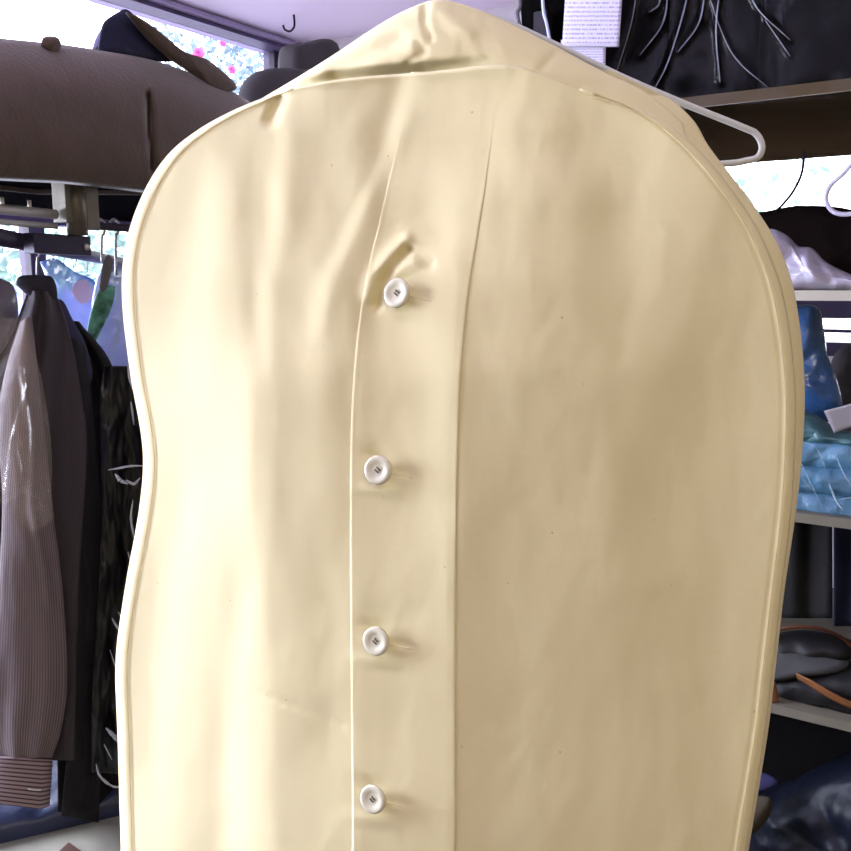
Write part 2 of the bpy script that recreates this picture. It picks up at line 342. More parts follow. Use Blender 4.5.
# how the cloth turns toward (+) or away from (-) the window, row by row: (py, [(px, turn), ...])
TURN = [
 (80, [(270, .2), (290, .5), (310, .35), (345, -.1), (380, -.15), (400, .2), (440, .1), (520, .1), (560, -.1), (620, -.1), (740, -.2)]),
 (140, [(150, .6), (200, .5), (250, .1), (268, .35), (282, .6), (300, .0), (345, .15), (372, -.35), (398, .3), (440, .15), (490, .2), (530, .1), (570, -.35), (610, .0), (650, .15), (720, -.1), (780, -.2)]),
 (210, [(130, .6), (180, .5), (215, .9), (245, .0), (262, .2), (275, .85), (297, -.1), (330, .15), (352, .35), (378, -.3), (400, .15), (450, .45), (500, .1), (555, -.1), (600, -.55), (640, .15), (680, .05), (730, -.2), (790, -.1)]),
 (300, [(125, .7), (160, .6), (200, 1.0), (232, .5), (250, .05), (264, .7), (285, -.05), (318, .5), (342, .1), (365, -.5), (385, .2), (425, .6), (452, .35), (470, .0), (520, .0), (560, -.2), (600, -.45), (650, .05), (700, -.35), (745, -.2), (800, .1)]),
 (400, [(130, .7), (160, .9), (200, 1.0), (245, .9), (266, .2), (285, -.1), (320, .15), (345, -.15), (362, .0), (405, .15), (440, .5), (456, .4), (466, -.2), (520, -.1), (580, -.2), (630, -.35), (690, -.6), (720, -.1), (790, .1)]),
 (500, [(140, .5), (165, .7), (195, 1.15), (240, 1.1), (262, .4), (285, -.1), (318, .2), (345, .1), (362, .0), (400, .15), (440, .4), (456, .3), (470, -.35), (530, -.2), (590, -.15), (640, -.6), (690, -.2), (730, -.1), (790, .05)]),
 (600, [(125, .4), (150, .5), (178, 1.2), (205, .9), (230, .6), (252, 1.1), (275, .2), (310, .0), (345, .4), (362, .1), (400, .15), (445, .35), (470, -.35), (530, -.15), (600, -.2), (660, -.5), (700, -.4), (740, .0), (782, .0)]),
 (700, [(118, .4), (145, .6), (166, 1.3), (195, .8), (215, .5), (240, 1.2), (264, .7), (285, .1), (320, .1), (345, .45), (362, .1), (400, .2), (445, .3), (470, -.4), (530, -.2), (600, -.25), (660, -.35), (700, -.35), (740, .0), (772, .0)]),
 (851, [(120, .4), (145, 1.3), (170, 1.0), (210, .5), (238, 1.3), (262, .9), (290, .2), (345, .4), (362, .1), (400, .2), (445, .2), (470, -.35), (530, -.2), (600, -.25), (660, -.3), (720, -.3), (750, .0)]),
]
def tlin(L, x):
    if x <= L[0][0]: return L[0][1]
    for (a, p), (b, q) in zip(L, L[1:]):
        if x <= b:
            s = (x - a) / (b - a); s = s * s * (3 - 2 * s); return p + (q - p) * s
    return L[-1][1]
XS = list(range(100, 841, 4)); YS = list(range(40, 1081, 10)); H = []
for y in YS:
    for k in range(len(TURN) - 1):
        if y <= TURN[k + 1][0]: break
    f = min(1, max(0, (y - TURN[k][0]) / (TURN[k + 1][0] - TURN[k][0]))); f = f * f * (3 - 2 * f)
    row = [0]
    for x in XS[1:]:
        s = tlin(TURN[k][1], x) * (1 - f) + tlin(TURN[k + 1][1], x) * f
        if x < 350: s = s * .9 + .22 * min(1, (350 - x) / 60) * max(-.4, min(1, (y - 190) / 180))
        if x > 465 and s < 0: s *= .75
        row.append(row[-1] + s * .52 * 4 * .00086)
    H.append(row)
# tie both sides down so the bag closes into its edges
for r, y in zip(H, YS):
    i0 = 8; i1 = len(XS) - 14; a, b = r[i0], r[i1]
    for i in range(len(r)): r[i] -= a + (b - a) * min(1.1, max(-.1, (i - i0) / (i1 - i0))) * .75
BTN = [(397, 293), (378, 470), (376, 641), (373, 799)]
def bump2(x, y, cx, cy, sx, sy, ang=0):
    dx, dy = x - cx, y - cy; c, s = math.cos(ang), math.sin(ang); u = dx * c + dy * s; v = -dx * s + dy * c
    return math.exp(-(u / sx) ** 2 - (v / sy) ** 2)
def ridge(x, y, P, wd):                 # distance-based crease along a polyline
    best = 1e9
    for (x0, y0), (x1, y1) in zip(P, P[1:]):
        dx, dy = x1 - x0, y1 - y0; t = max(0, min(1, ((x - x0) * dx + (y - y0) * dy) / (dx * dx + dy * dy)))
        best = min(best, math.hypot(x - x0 - dx * t, y - y0 - dy * t))
    return math.exp(-(best / wd) ** 2)
def hbag(x, y):
    i = (x - XS[0]) / 4; j = (y - YS[0]) / 10; i = max(0, min(len(XS) - 1.001, i)); j = max(0, min(len(YS) - 1.001, j)); a, b = int(i), int(j); f, g = i - a, j - b
    h = (H[b][a] * (1 - f) + H[b][a + 1] * f) * (1 - g) + (H[b + 1][a] * (1 - f) + H[b + 1][a + 1] * f) * g
    h += .0009 * fbm((x * .012, y * .006, 1), 1) + .0004 * fbm((x * .03, y * .02, 5), 1)
    if y < 380 and 330 < x < 470:
        h += -.0062 * ridge(x, y, [(377, 305), (380, 284), (393, 266), (407, 250)], 4.5) + .004 * ridge(x, y, [(368, 296), (372, 278), (388, 256), (406, 240)], 7)
        h += .0035 * ridge(x, y, [(395, 270), (412, 262)], 10) - .0018 * ridge(x, y, [(410, 250), (430, 264)], 4)
    for k, (bx, by) in enumerate(BTN):
        if abs(x - bx) < 70 and abs(y - by) < 70:
            h += -.0028 * bump2(x, y, bx + 2, by - 14, 17, 7, .3) + .0022 * bump2(x, y, bx + 4, by + 20, 26, 6, .12) - .0014 * bump2(x, y, bx + 26, by + 3, 16, 3, .25)
            h += .0012 * bump2(x, y, bx + 22, by + 11, 16, 5, .2)
    h += .002 * ridge(x, y, [(404, 120), (372, 190), (338, 262), (318, 330)], 13) * max(0, min(1, (x - 300) / 30)) - .0015 * ridge(x, y, [(400, 80), (384, 150), (352, 215), (330, 262)], 10)
    h += -.0012 * ridge(x, y, [(250, 690), (345, 725)], 2.2) * (1 if 235 < x < 350 and 660 < y < 750 else 0)
    h += -.0003 * ridge(x, y, [(505, 760), (545, 715)], 3) * (1 if 480 < x < 570 and 690 < y < 790 else 0)
    if y < 150 and x < 320: h += -.006 * ridge(x, y, [(270, 120), (279, 98)], 6)
    return h
def crown(u): return curve_at([(0, 0), (.18, 11), (.48, 20), (.75, 27), (.9, 13), (1, 0)], u)[0]
def paneltop(x):
    u = max(0, min(1, (x - 286) / 300)); return 90 + 3 * u - crown(u)
def uvxy(u, v):
    lx, ly = curve_at(EL, v); rx, ry = curve_at(ER, v)
    x = lx + (rx - lx) * u; y = ly + (ry - ly) * u
    c = max(0, 1 - v / .16) ** 1.6
    y -= c * crown(u)
    return x, y, min(x - lx, rx - x)
bag = empty('garment_bag', at(437, 15, .73), 'cream unbleached cotton garment bag with four white buttons, hanging on the white wire hanger', 'garment bag')
def vmap(v): return v ** 1.25
def front(u, v):
    v = vmap(v); uu = u + .012 * 0
    x, y, d = uvxy(u, v); h = hbag(x, y)
    h += -.0055 * math.exp(-max(0, d) / 3) + .0009 * math.exp(-((d - 8) / 3.5) ** 2) - .0007 * math.exp(-((d - 13) / 2.2) ** 2)
    h += .004 * math.exp(-v / .012) * (1 if u < .72 else max(0, 1 - (u - .72) * 5)) - .006 * math.exp(-v / .003)
    return bp_(x, y, h + .004)
patch('front_panel', front, 330, 300, M['cotton'], bag, .0012, off=-1)
# placket: the button strip, a doubled layer over the front panel
def plx(y, s):
    l = curve_at([(72, 411), (120, 401), (200, 384), (300, 362), (400, 352), (520, 350), (700, 351), (851, 352), (1050, 350)], y)[0]
    r = curve_at([(72, 505), (120, 496), (200, 484), (300, 468), (400, 460), (520, 457), (700, 456), (851, 456), (1050, 452)], y)[0]
    return l + (r - l) * s
def plack(u, v):
    y = 72 + (1048 - 72) * v ** 1.1; x = plx(y, u); e = min(u, 1 - u) * 100
    fade = min(1, max(0, (y - 110) / 190))
    h = hbag(x, y) + .0040 + .0010 * fade - .0004 * math.exp(-e / .7) - .0003 * math.exp(-((e - 5) / 1) ** 2)
    return bp_(x, y, h)
patch('placket', plack, 50, 260, M['cotton'], bag, .001, off=-1)
# yoke over the hanger: from the neck down behind the top edge of the front panel
YT = [(0, 252, 104), (.12, 296, 78), (.25, 333, 55), (.40, 385, 21), (.50, 417, 5), (.55, 436, 0), (.60, 455, 2), (.68, 492, 15), (.78, 548, 42), (.88, 606, 73), (.94, 645, 92), (1, 684, 124)]
YB = [(0, 256, 116), (.12, 302, 98), (.25, 345, 92), (.40, 395, 88), (.55, 440, 86), (.68, 500, 92), (.78, 552, 104), (.88, 610, 122), (.94, 650, 140), (1, 690, 168)]
def yoke(u, v):
    a = curve_at(YT, u); b = curve_at(YB, u); x = a[0] + (b[0] - a[0]) * v; y = a[1] + (b[1] - a[1]) * v
    h = -.018 + .022 * math.sin(math.pi * .62 * min(1, v * 1.02)) ** .8 + .0015 * fbm((x * .03, y * .03, 2), 1)
    h += -.003 * ridge(x, y, [(425, 5), (424, 22), (430, 38)], 3.5) + .002 * ridge(x, y, [(436, 8), (452, 20), (470, 34)], 7) - .0022 * ridge(x, y, [(418, 44), (424, 52), (408, 62)], 4)
    h += -.003 * ridge(x, y, [(335, 70), (400, 40)], 9) - .0025 * ridge(x, y, [(556, 52), (541, 70)], 2.5) * (u > .6)
    q = max(0, min(1, (y - paneltop(x) + 13) / 13)); h -= .015 * q * q * (3 - 2 * q) * max(0, min(1, (.70 - u) * 5))
    if u > .6: h += .004 * min(1, (u - .6) * 6) * v
    if u > .78: h = h * (1 - (u - .78) * 2.0)
    return bp_(x, y, h)
patch('yoke', yoke, 150, 34, M['cotton'], bag, .0012, off=-1)
# the flat tab joined into the seam right of the neck
def tabf(u, v):
    x = 541 + 50 * u + 2 * v; y = 67 + 24 * u + (14 - 2 * u) * v
    return bp_(x, y, .0125 + .001 * math.sin(math.pi * v) - .008 * u)
# back panel with its gusset, showing past the front's right edge
BR = [(0, 662, 96), (.03, 676, 104), (.06, 694, 122), (.10, 708, 146), (.15, 731, 176), (.2, 755, 208), (.26, 780, 250), (.32, 795, 298), (.42, 804, 380), (.5, 802, 450), (.55, 795, 515),
      (.62, 784, 590), (.68, 776, 660), (.75, 767, 735), (.85, 748, 851), (1, 717, 1050)]
def backp(u, v):
    v = vmap(v); lx, ly = curve_at(EL, v); fx, fy = curve_at(ER, v); rx, ry = curve_at(BR, v)
    c = max(0, 1 - v / .16) ** 1.6
    if u < .08:                          # left gusset
        s = u / .08; return bp_(lx + 3 * s, ly + 2 * s, -.007 - .022 * s)
    if u < .85:
        s = (u - .08) / .77; x = lx + 3 + (rx - lx - 3) * s; y = ly + 2 + (ry - ly - 2) * s - 60 * c * math.sin(math.pi * s) ** 1.0
        return bp_(x, y, -.029 + .011 * s - .006 * math.sin(math.pi * s))
    s = (u - .85) / .15; return bp_(rx + (fx - rx) * s, ry + (fy - ry) * s, -.018 + .011 * s + .002 * math.sin(math.pi * s))
patch('back_panel', backp, 120, 160, M['cotton'], bag, .001)
# seams and piping
def seam(name, f, n, r, m=M['thread']):
    return tube(name, [f(i / n) for i in range(n + 1)], r, m, bag, n=5, sm=1)
def edge(side, ins, v0, v1, hh):
    def f(t):
        v = v0 + (v1 - v0) * t; x, y, d = uvxy(0 if side < 0 else 1, v); x -= side * ins; 
        return bp_(x, y, hbag(x, y) + hh)
    return f
seam('piping', edge(-1, 1.5, .012, .99, -.002), 160, .0011, M['cotton'])
seam('piping', edge(1, 1.5, .012, .99, -.003), 160, .0013, M['cotton'])
seam('stitching', edge(-1, 11, .02, .99, .0050), 220, .00045)
seam('stitching', edge(1, 10, .02, .99, .0050), 220, .00035)
# buttons, threads, buttonholes
def nrm_at(x, y):
    a = bp_(x - 22, y, hbag(x - 22, y)); b = bp_(x + 22, y, hbag(x + 22, y)); c = bp_(x, y - 22, hbag(x, y - 22)); d = bp_(x, y + 22, hbag(x, y + 22))
    return (b - a).cross(c - d).normalized()
def button(k, x, y):
    n = (nrm_at(x, y) + Vector((-.25, -.2, .12))).normalized(); 
    if n.y > 0: n = -n
    c = bp_(x, y, hbag(x, y) + .0115); up = Vector((0, 0, 1)); sx = up.cross(n).normalized(); sy = n.cross(sx)
    prof = [(0, .0006), (.0045, .0006), (.0058, .0010), (.0072, .0018), (.0095, .0024), (.0112, .0020), (.0120, .0008), (.0120, -.0004), (.0108, -.0014), (0, -.0016)]
    nn = 40; V = []; Fc = []
    for r, z in prof:
        for q in range(nn):
            a = 2 * math.pi * q / nn; V.append(c + (sx * math.cos(a) + sy * math.sin(a)) * r + n * z)
    for i in range(len(prof) - 1):
        for q in range(nn):
            a = i * nn + q; b = i * nn + (q + 1) % nn; Fc.append((a, b, b + nn, a + nn))
    bo = mesh('button', V, Fc, M['button'], bag)
    rot = .6
    for sgn in (-1, 1):
        pts = []
        for t in (-1, -.4, .4, 1):
            a = (t * .0021, sgn * .0013); X = a[0] * math.cos(rot) + a[1] * math.sin(rot); Z = -a[0] * math.sin(rot) + a[1] * math.cos(rot)
            pts.append(c + sx * X + sy * Z + n * (.0008 + .0007 * (1 - t * t)))
        tube('thread', pts, .00062, M['grythread'], bo, n=6, sm=4)
    sk = tube('shank', [c - n * .001, bp_(x, y, hbag(x, y) + .0035)], .0018, M['grythread'], bo, sm=1)
    P0 = (x + 8, y + 2); P1 = (x + 34, y + 8)
    pts = [bp_(P0[0] + (P1[0] - P0[0]) * t, P0[1] + (P1[1] - P0[1]) * t, hbag(P0[0] + (P1[0] - P0[0]) * t, P0[1] + (P1[1] - P0[1]) * t) + .0046) for t in (0, .3, .6, 1)]
    tube('buttonhole', pts, .0008, M['cotton'], bag, n=6, sm=4)
for k, b in enumerate(BTN): button(k, *b)

# ------------------------------------------------------------ the wire hanger and the rail it hangs on
PH = Vector((.012, .748, 0)); DH = Vector((1, -.262, 0)).normalized()
hp = lambda x, y, o=0: onp(x, y, PH, DH, o)
hng = empty('wire_hanger', hp(437, -15), 'white coated wire hanger sticking out beyond the right shoulder of the cream bag', 'hanger')
arm = [hp(440, 2), hp(500, 20), hp(560, 47), hp(620, 76), hp(680, 102), hp(742, 127), hp(756, 134), hp(762, 146), hp(758, 157), hp(745, 161), hp(720, 164), hp(600, 170), hp(330, 175), hp(200, 166), hp(188, 158), hp(195, 145), hp(300, 98, .008), hp(400, 34, .006), hp(434, 5)]
tube('shoulder_wire', arm, .0026, M['hangerwhite'], hng, n=10)
tk = hp(437, 2); hz = tk.z + .17
tube('hook', [tk, tk + Vector((0, 0, .05)), tk + Vector((0, 0, .09)), tk + Vector((.018, 0, .12)), tk + Vector((.022, 0, .14)), tk + Vector((.016, 0, .160)), tk + Vector((0, 0, .168)), tk + Vector((-.018, 0, .157)), tk + Vector((-.022, 0, .140))], .0024, M['hangerwhite'], hng)
rl = empty('hanging_rail', (tk.x, tk.y, CH), 'steel rail fixed under the ceiling carrying the white hanger', 'rail')
yy = Vector((0, 1, 0)); xx = Vector((1, 0, 0)); ra = tk + Vector((0, 0, .1500))
tube('rail', [ra - yy * 1.0, ra + yy * .10], .0110, M['steel'], rl, n=16, sm=1)
for s in (-.95, .07): tube('rod', [ra + yy * s, Vector((ra.x, ra.y + s, CH))], .006, M['steel'], rl, sm=1)

# ------------------------------------------------------------ shelving unit on the right
su = empty('shelving_unit', OS, 'open shelving unit with brown top shelf and pale lower shelves on the right', 'shelving unit')
def sbar(name, *a, parent=su, **k): return bar(name, OS, VS, NS, *a, parent=parent, **k)
T0, T1 = -.60, .62
for z, th, m, e in ((1.872, .02, M['brownboard'], M['tanedge']), (1.482, .018, M['whiteboard'], M['whiteboard']), (1.032, .018, M['greyboard'], M['greyboard']), (.607, .018, M['greyboard'], M['greyboard']), (.10, .018, M['greyboard'], M['greyboard'])):
    s = sbar('shelf', T0, T1, .0, .86, z, z + th, m, bevel=.001); sbar('shelf_edge', T0, T1, -.006, -.0002, z - .001, z + th + .001, e, parent=s)
for a in (T0 + .02, T1 - .02):
    for b in (.03, .84): sbar('post', a - .016, a + .016, b - .016, b + .016, 0, 2.12, M['post'])
PS = OS; DS = VS
sp = lambda x, y, n=0: onp(x, y, PS, DS, n)
blackcloth = mat('black_cloth', (13, 12, 12), .95, spec=0, bump=.2, bscale=12, bdist=.01)
blackplastic = mat('black_plastic_wrap', (14, 14, 18), .18, spec=.7, bump=.9, bscale=9, bdist=.03, stretch=(2.5, 2.5, .8))
navyplastic = mat('navy_plastic_wrap', (12, 17, 32), .5, spec=.3, bump=.5, bscale=9, bdist=.02)
clear = film('clear_film', (200, 205, 220), .02, .15, 9, (3, 3, .7), 1, .03)
# black clothes in clear film on the top shelf
BG = 'black garments bundled in clear film on the top shelf'
for i, (ol, off, T, lab) in enumerate((
    ([(520, -60), (600, -70), (655, -40), (668, 30), (660, 92), (640, 118), (600, 116), (540, 116), (528, 60)], .14, .10, 'black clothing bundle in film behind the paper receipt on the top shelf'),
    ([(676, -70), (720, -80), (752, -40), (756, 40), (748, 100), (705, 106), (676, 110), (672, 40)], .16, .10, 'black clothing bundle with long shiny film creases in the middle of the top shelf'),
    ([(775, -80), (850, -90), (930, -60), (940, 40), (930, 82), (850, 88), (775, 98), (766, 20)], .22, .14, 'matt black clothing bundle at the right end of the top shelf'))):
    o = pillow('clothing_bundle', ol, PS, DS, off, T, blackcloth, None, crump=.02, cs=9, power=.42, backT=.16, seed=i * 3, floor=1.893)
    tag(o, lab, 'clothes', BG)
tag(pillow('clothing_bundle', [(560, 100), (560, -80), (700, -90), (950, -100), (950, 90), (760, 105)], PS, DS, .50, .06, blackcloth, None, crump=.01, cs=9, power=.3, backT=.1, seed=20, floor=1.893), 'long black clothing bundle at the back of the top shelf', 'clothes', BG)
# clear film over the bundles: a few sharp raised folds catch the light
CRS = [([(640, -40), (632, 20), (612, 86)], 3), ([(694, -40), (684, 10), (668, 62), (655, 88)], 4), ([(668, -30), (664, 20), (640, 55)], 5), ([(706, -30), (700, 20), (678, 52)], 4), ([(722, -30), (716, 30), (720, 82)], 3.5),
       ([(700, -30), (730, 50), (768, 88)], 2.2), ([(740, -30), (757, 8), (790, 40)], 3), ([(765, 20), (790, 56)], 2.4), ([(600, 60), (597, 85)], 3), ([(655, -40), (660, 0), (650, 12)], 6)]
def topfilm(u, v):
    x = 572 + (880 - 572) * u; y = -60 + (112 - 9 * u - 8 * u * u + 60) * v
    h = .004 * noise.noise(Vector((u * 7, v * 4, 1)))
    for P, wd in CRS: h += .0035 * wd * ridge(x, y, P, wd * .7) 
    return sp(x, y, -.012 - h)
tag(patch('plastic_film', topfilm, 170, 110, film('film_top', (205, 208, 225), .0, .2, 5, (2, 2, .8), .4, .02), None), 'clear wrinkled film draped over the black bundles on the top shelf', 'plastic film')
crm = film('film_highlight', (205, 205, 228), .42, .25, 30, (1, 1, 1), .6, .01)  # whitish material for highlights painted onto the top film
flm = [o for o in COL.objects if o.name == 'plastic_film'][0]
def creases(L, f, par, m, sc=.00042):  # thin pale tubes along crease lines, standing in for highlights on plastic
    for P, wd in L:
        pts = [f(x, y) for x, y in P]; Q = cat(pts, 8); V = []; Fc = []; n = 6
        for i, p in enumerate(Q):
            d = (Q[min(i + 1, len(Q) - 1)] - Q[max(i - 1, 0)]).normalized(); a_ = d.orthogonal().normalized(); b_ = d.cross(a_); rr_ = wd * sc * (.25 + .75 * math.sin(math.pi * (i + .5) / len(Q))) * (1 + .5 * noise.noise(Vector((i * .6, wd, P[0][0]))))
            for k in range(n): V.append(p + (a_ * math.cos(k * 1.0472) + b_ * math.sin(k * 1.0472)) * rr_)
        for i in range(len(Q) - 1):
            for k in range(n): Fc.append((i * n + k, i * n + (k + 1) % n, (i + 1) * n + (k + 1) % n, (i + 1) * n + k))
        mesh('crease_highlight', V, Fc, m, par)
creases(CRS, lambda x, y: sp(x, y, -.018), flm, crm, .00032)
# receipt pinned on the film
rcp = empty('paper_receipt', sp(593, 20, -.08), 'pale lavender printed receipt taped on the wrapped black clothes', 'receipt')
def paper_mat():
    m = mat('printed_paper', (222, 216, 236), .7); nt = m.node_tree; N = nt.nodes; b = N['Principled BSDF']
    tc = N.new('ShaderNodeTexCoord'); mp = N.new('ShaderNodeMapping'); mp.inputs['Scale'].default_value = (60, 20, 1)
    nt.links.new(tc.outputs['UV'], mp.inputs[0])
    n = N.new('ShaderNodeTexNoise'); n.inputs['Scale'].default_value = 1.0; n.inputs['Detail'].default_value = 2; nt.links.new(mp.outputs[0], n.inputs['Vector'])
    wv = N.new('ShaderNodeTexWave'); wv.bands_direction = 'Y'; wv.inputs['Scale'].default_value = 5.5; nt.links.new(tc.outputs['UV'], wv.inputs[0])
    r1 = N.new('ShaderNodeMath'); r1.operation = 'GREATER_THAN'; r1.inputs[1].default_value = .47; nt.links.new(n.outputs['Fac'], r1.inputs[0])
    r2 = N.new('ShaderNodeMath'); r2.operation = 'GREATER_THAN'; r2.inputs[1].default_value = .62; nt.links.new(wv.outputs['Fac'], r2.inputs[0])
    mu = N.new('ShaderNodeMath'); mu.operation = 'MULTIPLY'; nt.links.new(r1.outputs[0], mu.inputs[0]); nt.links.new(r2.outputs[0], mu.inputs[1])
    mx = N.new('ShaderNodeMixRGB'); mx.inputs[1].default_value = (*lin((222, 216, 236)), 1); mx.inputs[2].default_value = (*lin((172, 160, 196)), 1)
    nt.links.new(mu.outputs[0], mx.inputs[0]); nt.links.new(mx.outputs[0], b.inputs['Base Color']); return m
pm = paper_mat()
patch('paper_sheet', lambda u, v: sp(567 + 57 * u - 5 * v, -30 + 77 * v, -.085 - .004 * math.sin(3 * u + v)), 16, 16, pm, rcp, .0003)
patch('paper_slip', lambda u, v: sp(561 + 45 * u - 1 * v, 40 + 46 * v, -.080 - .003 * math.sin(3 * u)), 12, 12, pm, rcp, .0003)
# wires hanging at the left end of the top shelf
tag(tube('cable', [sp(541, -60, -.09), sp(543, 5, -.09), sp(547, 25, -.09), sp(552, 52, -.09)], .0035, mat('bluewhite_cord', (205, 215, 250), .3)), 'pale blue cord hanging left of the receipt', 'cord')
tag(tube('cable', [sp(515, -60, -.06), sp(520, 0, -.06), sp(517, 14, -.06), sp(522, 34, -.06), sp(530, 60, -.04)], .005, mat('grey_cord', (125, 122, 130), .5)), 'grey twisted cord hanging at the left end of the top shelf', 'cord')
# cords and loop in front of the right window strip
tag(tube('looped_cable', [sp(866, 100, -.01), sp(860, 150, -.012), sp(845, 172, -.012), sp(830, 186, -.012), sp(826, 200, -.012), sp(834, 212, -.012), sp(850, 214, -.012), sp(868, 206, -.012), sp(880, 180, -.012), sp(880, 100, -.01)], .0045, mat('grey_tube', (205, 200, 222), .3)), 'grey looped cord hanging before the window at the right', 'cord')
tag(tube('cable', [sp(804, 150, .5), sp(802, 172, .5), sp(794, 190, .5), sp(784, 203, .5), sp(772, 216, .5)], .0035, M['darkmetal']), 'thin dark cord curving across the right window strip', 'cord')

# shelf 1.49: brown-black folded clothes, white wrapped bundle
tag(pillow('folded_clothes', [(742, 214), (765, 212), (785, 208), (800, 206), (835, 207), (870, 212), (950, 214), (960, 290), (850, 292), (740, 292)], PS, DS, .34, .08, mat('dark_brown_cloth', (24, 18, 17), .9, spec=0, bump=.3, bscale=30), crump=.012, cs=10, power=.3, floor=1.501), 'dark brown folded clothes behind the white plastic bundle', 'clothes')
whitewrap = mat('white_plastic_wrap', (205, 200, 220), .25, spec=.8, coat=.5, bump=.7, bscale=16, bdist=.015)
tag(pillow('plastic_bundle', [(740, 290), (752, 240), (768, 229), (785, 234), (798, 246), (812, 248), (826, 262), (850, 274), (880, 284), (900, 291), (820, 292)], PS, DS, .10, .07, whitewrap, crump=.022, cs=22, power=.5, N=110, K=24, floor=1.5015), 'crumpled white plastic bundle on the white shelf beside the bag', 'plastic bundle')
# shelf 1.04: blue plastic-wrapped clothes, blue hanging bag, dark clothes, paper
bluewrap = mat('light_blue_wrap', (76, 118, 146), .4, spec=.5, coat=.3, bump=.8, bscale=11, bdist=.02, var=.25, vscale=10, stretch=(1.5, 1.5, .8))
tealwrap = mat('teal_wrap', (66, 104, 112), .4, spec=.5, coat=.3, bump=.9, bscale=14, bdist=.015, var=.2, vscale=14)
deepblue = mat('deep_blue_plastic', (50, 88, 140), .25, spec=.7, coat=.4, bump=.7, bscale=14, bdist=.015, var=.3, vscale=10)
tag(pillow('folded_shirt', [(740, 512), (750, 492), (800, 487), (850, 492), (905, 500), (910, 522), (850, 520), (790, 514)], PS, DS, .08, .06, bluewrap, crump=.012, cs=18, power=.2, N=100, K=18, floor=1.051), 'light blue folded shirt in plastic at the bottom of the blue pile', 'shirt', 'blue plastic wrapped shirts')
tag(pillow('folded_shirt', [(740, 490), (745, 468), (800, 460), (850, 466), (905, 474), (910, 500), (850, 494), (790, 488)], PS, DS, .085, .06, bluewrap, crump=.012, cs=18, power=.2, N=100, K=18), 'light blue folded shirt in plastic in the middle of the blue pile', 'shirt', 'blue plastic wrapped shirts')
tag(pillow('folded_shirt', [(740, 466), (745, 440), (800, 436), (850, 438), (905, 446), (910, 474), (850, 468), (790, 464)], PS, DS, .09, .06, bluewrap, crump=.012, cs=18, power=.2, N=100, K=18), 'light blue folded shirt in plastic directly under the teal one', 'shirt', 'blue plastic wrapped shirts')
tag(pillow('folded_shirt', [(742, 442), (750, 416), (775, 406), (812, 414), (838, 430), (880, 438), (900, 446), (850, 445), (790, 442)], PS, DS, .09, .06, tealwrap, crump=.018, cs=18, power=.4, N=100, K=18), 'teal crumpled shirt in plastic on top of the blue pile', 'shirt', 'blue plastic wrapped shirts')
tag(pillow('blue_plastic_bag', [(770, 308), (815, 306), (824, 330), (828, 356), (838, 382), (842, 412), (815, 425), (760, 425), (760, 330)], PS, DS, .20, .05, deepblue, crump=.014, cs=16, power=.5, backT=.03), 'deep blue plastic bag standing behind the teal shirt', 'plastic bag')
tag(pillow('dark_garment', [(826, 376), (836, 352), (850, 344), (868, 352), (880, 400), (880, 440), (838, 440), (830, 400)], PS, DS, .34, .05, mat('charcoal_cloth', (58, 54, 58), .8, bump=.3, bscale=30), crump=.015, cs=16), 'charcoal crumpled garment beside the blue plastic bag', 'garment')
tag(patch('paper_slip', lambda u, v: sp(824 + 60 * u + 10 * v * (1 - u), 411 - 16 * u + 22 * v, -.0 + .02 * v + .004 * math.sin(4 * u)), 12, 8, mat('grey_paper', (165, 160, 168), .6), None, .0004), 'grey paper slip lying on the teal wrapped shirt', 'paper')
pile = [o for o in COL.objects if o.name == 'folded_shirt'][0]
creases([([(798, 455), (808, 478), (822, 506)], 2), ([(836, 455), (842, 470), (851, 486)], 3), ([(829, 484), (836, 500), (843, 510)], 5), ([(800, 476), (812, 490)], 1.5), ([(838, 500), (856, 496)], 3), ([(792, 440), (815, 447), (826, 470)], 2)], lambda x, y: sp(x, y, .005), pile, film('pile_highlight', (205, 225, 240), .35, .25, 30, (1, 1, 1), .6, .01))  # pale streaks laid on as painted highlights of the blue wrap
# shelf .62: grey panels hanging behind, belts and pouches
gpan = mat('dark_grey_cloth', (42, 41, 43), .7, bump=.2, bscale=30)
navyc = mat('navy_cloth', (24, 27, 50), .8, bump=.2, bscale=30)
def hangcloth(name, x0, x1, y0, y1, off, m, label, folds=3, amp=.012):
    return tag(patch(name, lambda u, v: sp(x0 + (x1 - x0) * u, y0 + (y1 - y0) * v, off - amp * math.cos(folds * 2 * math.pi * u + v) - .004 * noise.noise(Vector((u * 5, v * 3, x0)))), 50, 20, m, None, .004), label, 'cloth')
hangcloth('hanging_cloth', 728, 832, 482, 618, .42, gpan, 'dark grey cloth hanging under the middle shelf next to the bag', 3)
hangcloth('hanging_cloth', 834, 930, 482, 626, .38, navyc, 'navy cloth hanging under the middle shelf at the picture edge', 2)
leather = mat('brown_leather', (88, 52, 34), .45, var=.15, vscale=20)
tanl = mat('tan_leather', (128, 82, 50), .5, var=.15, vscale=20)
darkb = mat('black_leather', (22, 20, 21), .5, bump=.3, bscale=40)
tag(pillow('black_pouch', [(745, 704), (748, 680), (790, 668), (850, 664), (900, 672), (905, 722), (850, 714), (790, 706)], PS, DS, .10, .07, darkb, crump=.006, cs=16, power=.35, floor=.6265), 'black leather pouch under the grey cloth on the lower shelf', 'pouch')
tag(pillow('folded_cloth', [(742, 676), (750, 652), (790, 650), (820, 654), (846, 660), (844, 668), (800, 674), (760, 680)], PS, DS, .09, .055, mat('grey_cloth', (66, 66, 67), .85), crump=.008, cs=18, power=.4), 'grey folded cloth lying on the black pouch', 'cloth')
tag(pillow('black_bag', [(745, 652), (760, 640), (800, 632), (846, 640), (858, 652), (840, 660), (790, 656), (750, 660)], PS, DS, .12, .05, darkb, crump=.008, cs=18, power=.4), 'small black bag with brown handle on the grey cloth', 'bag')
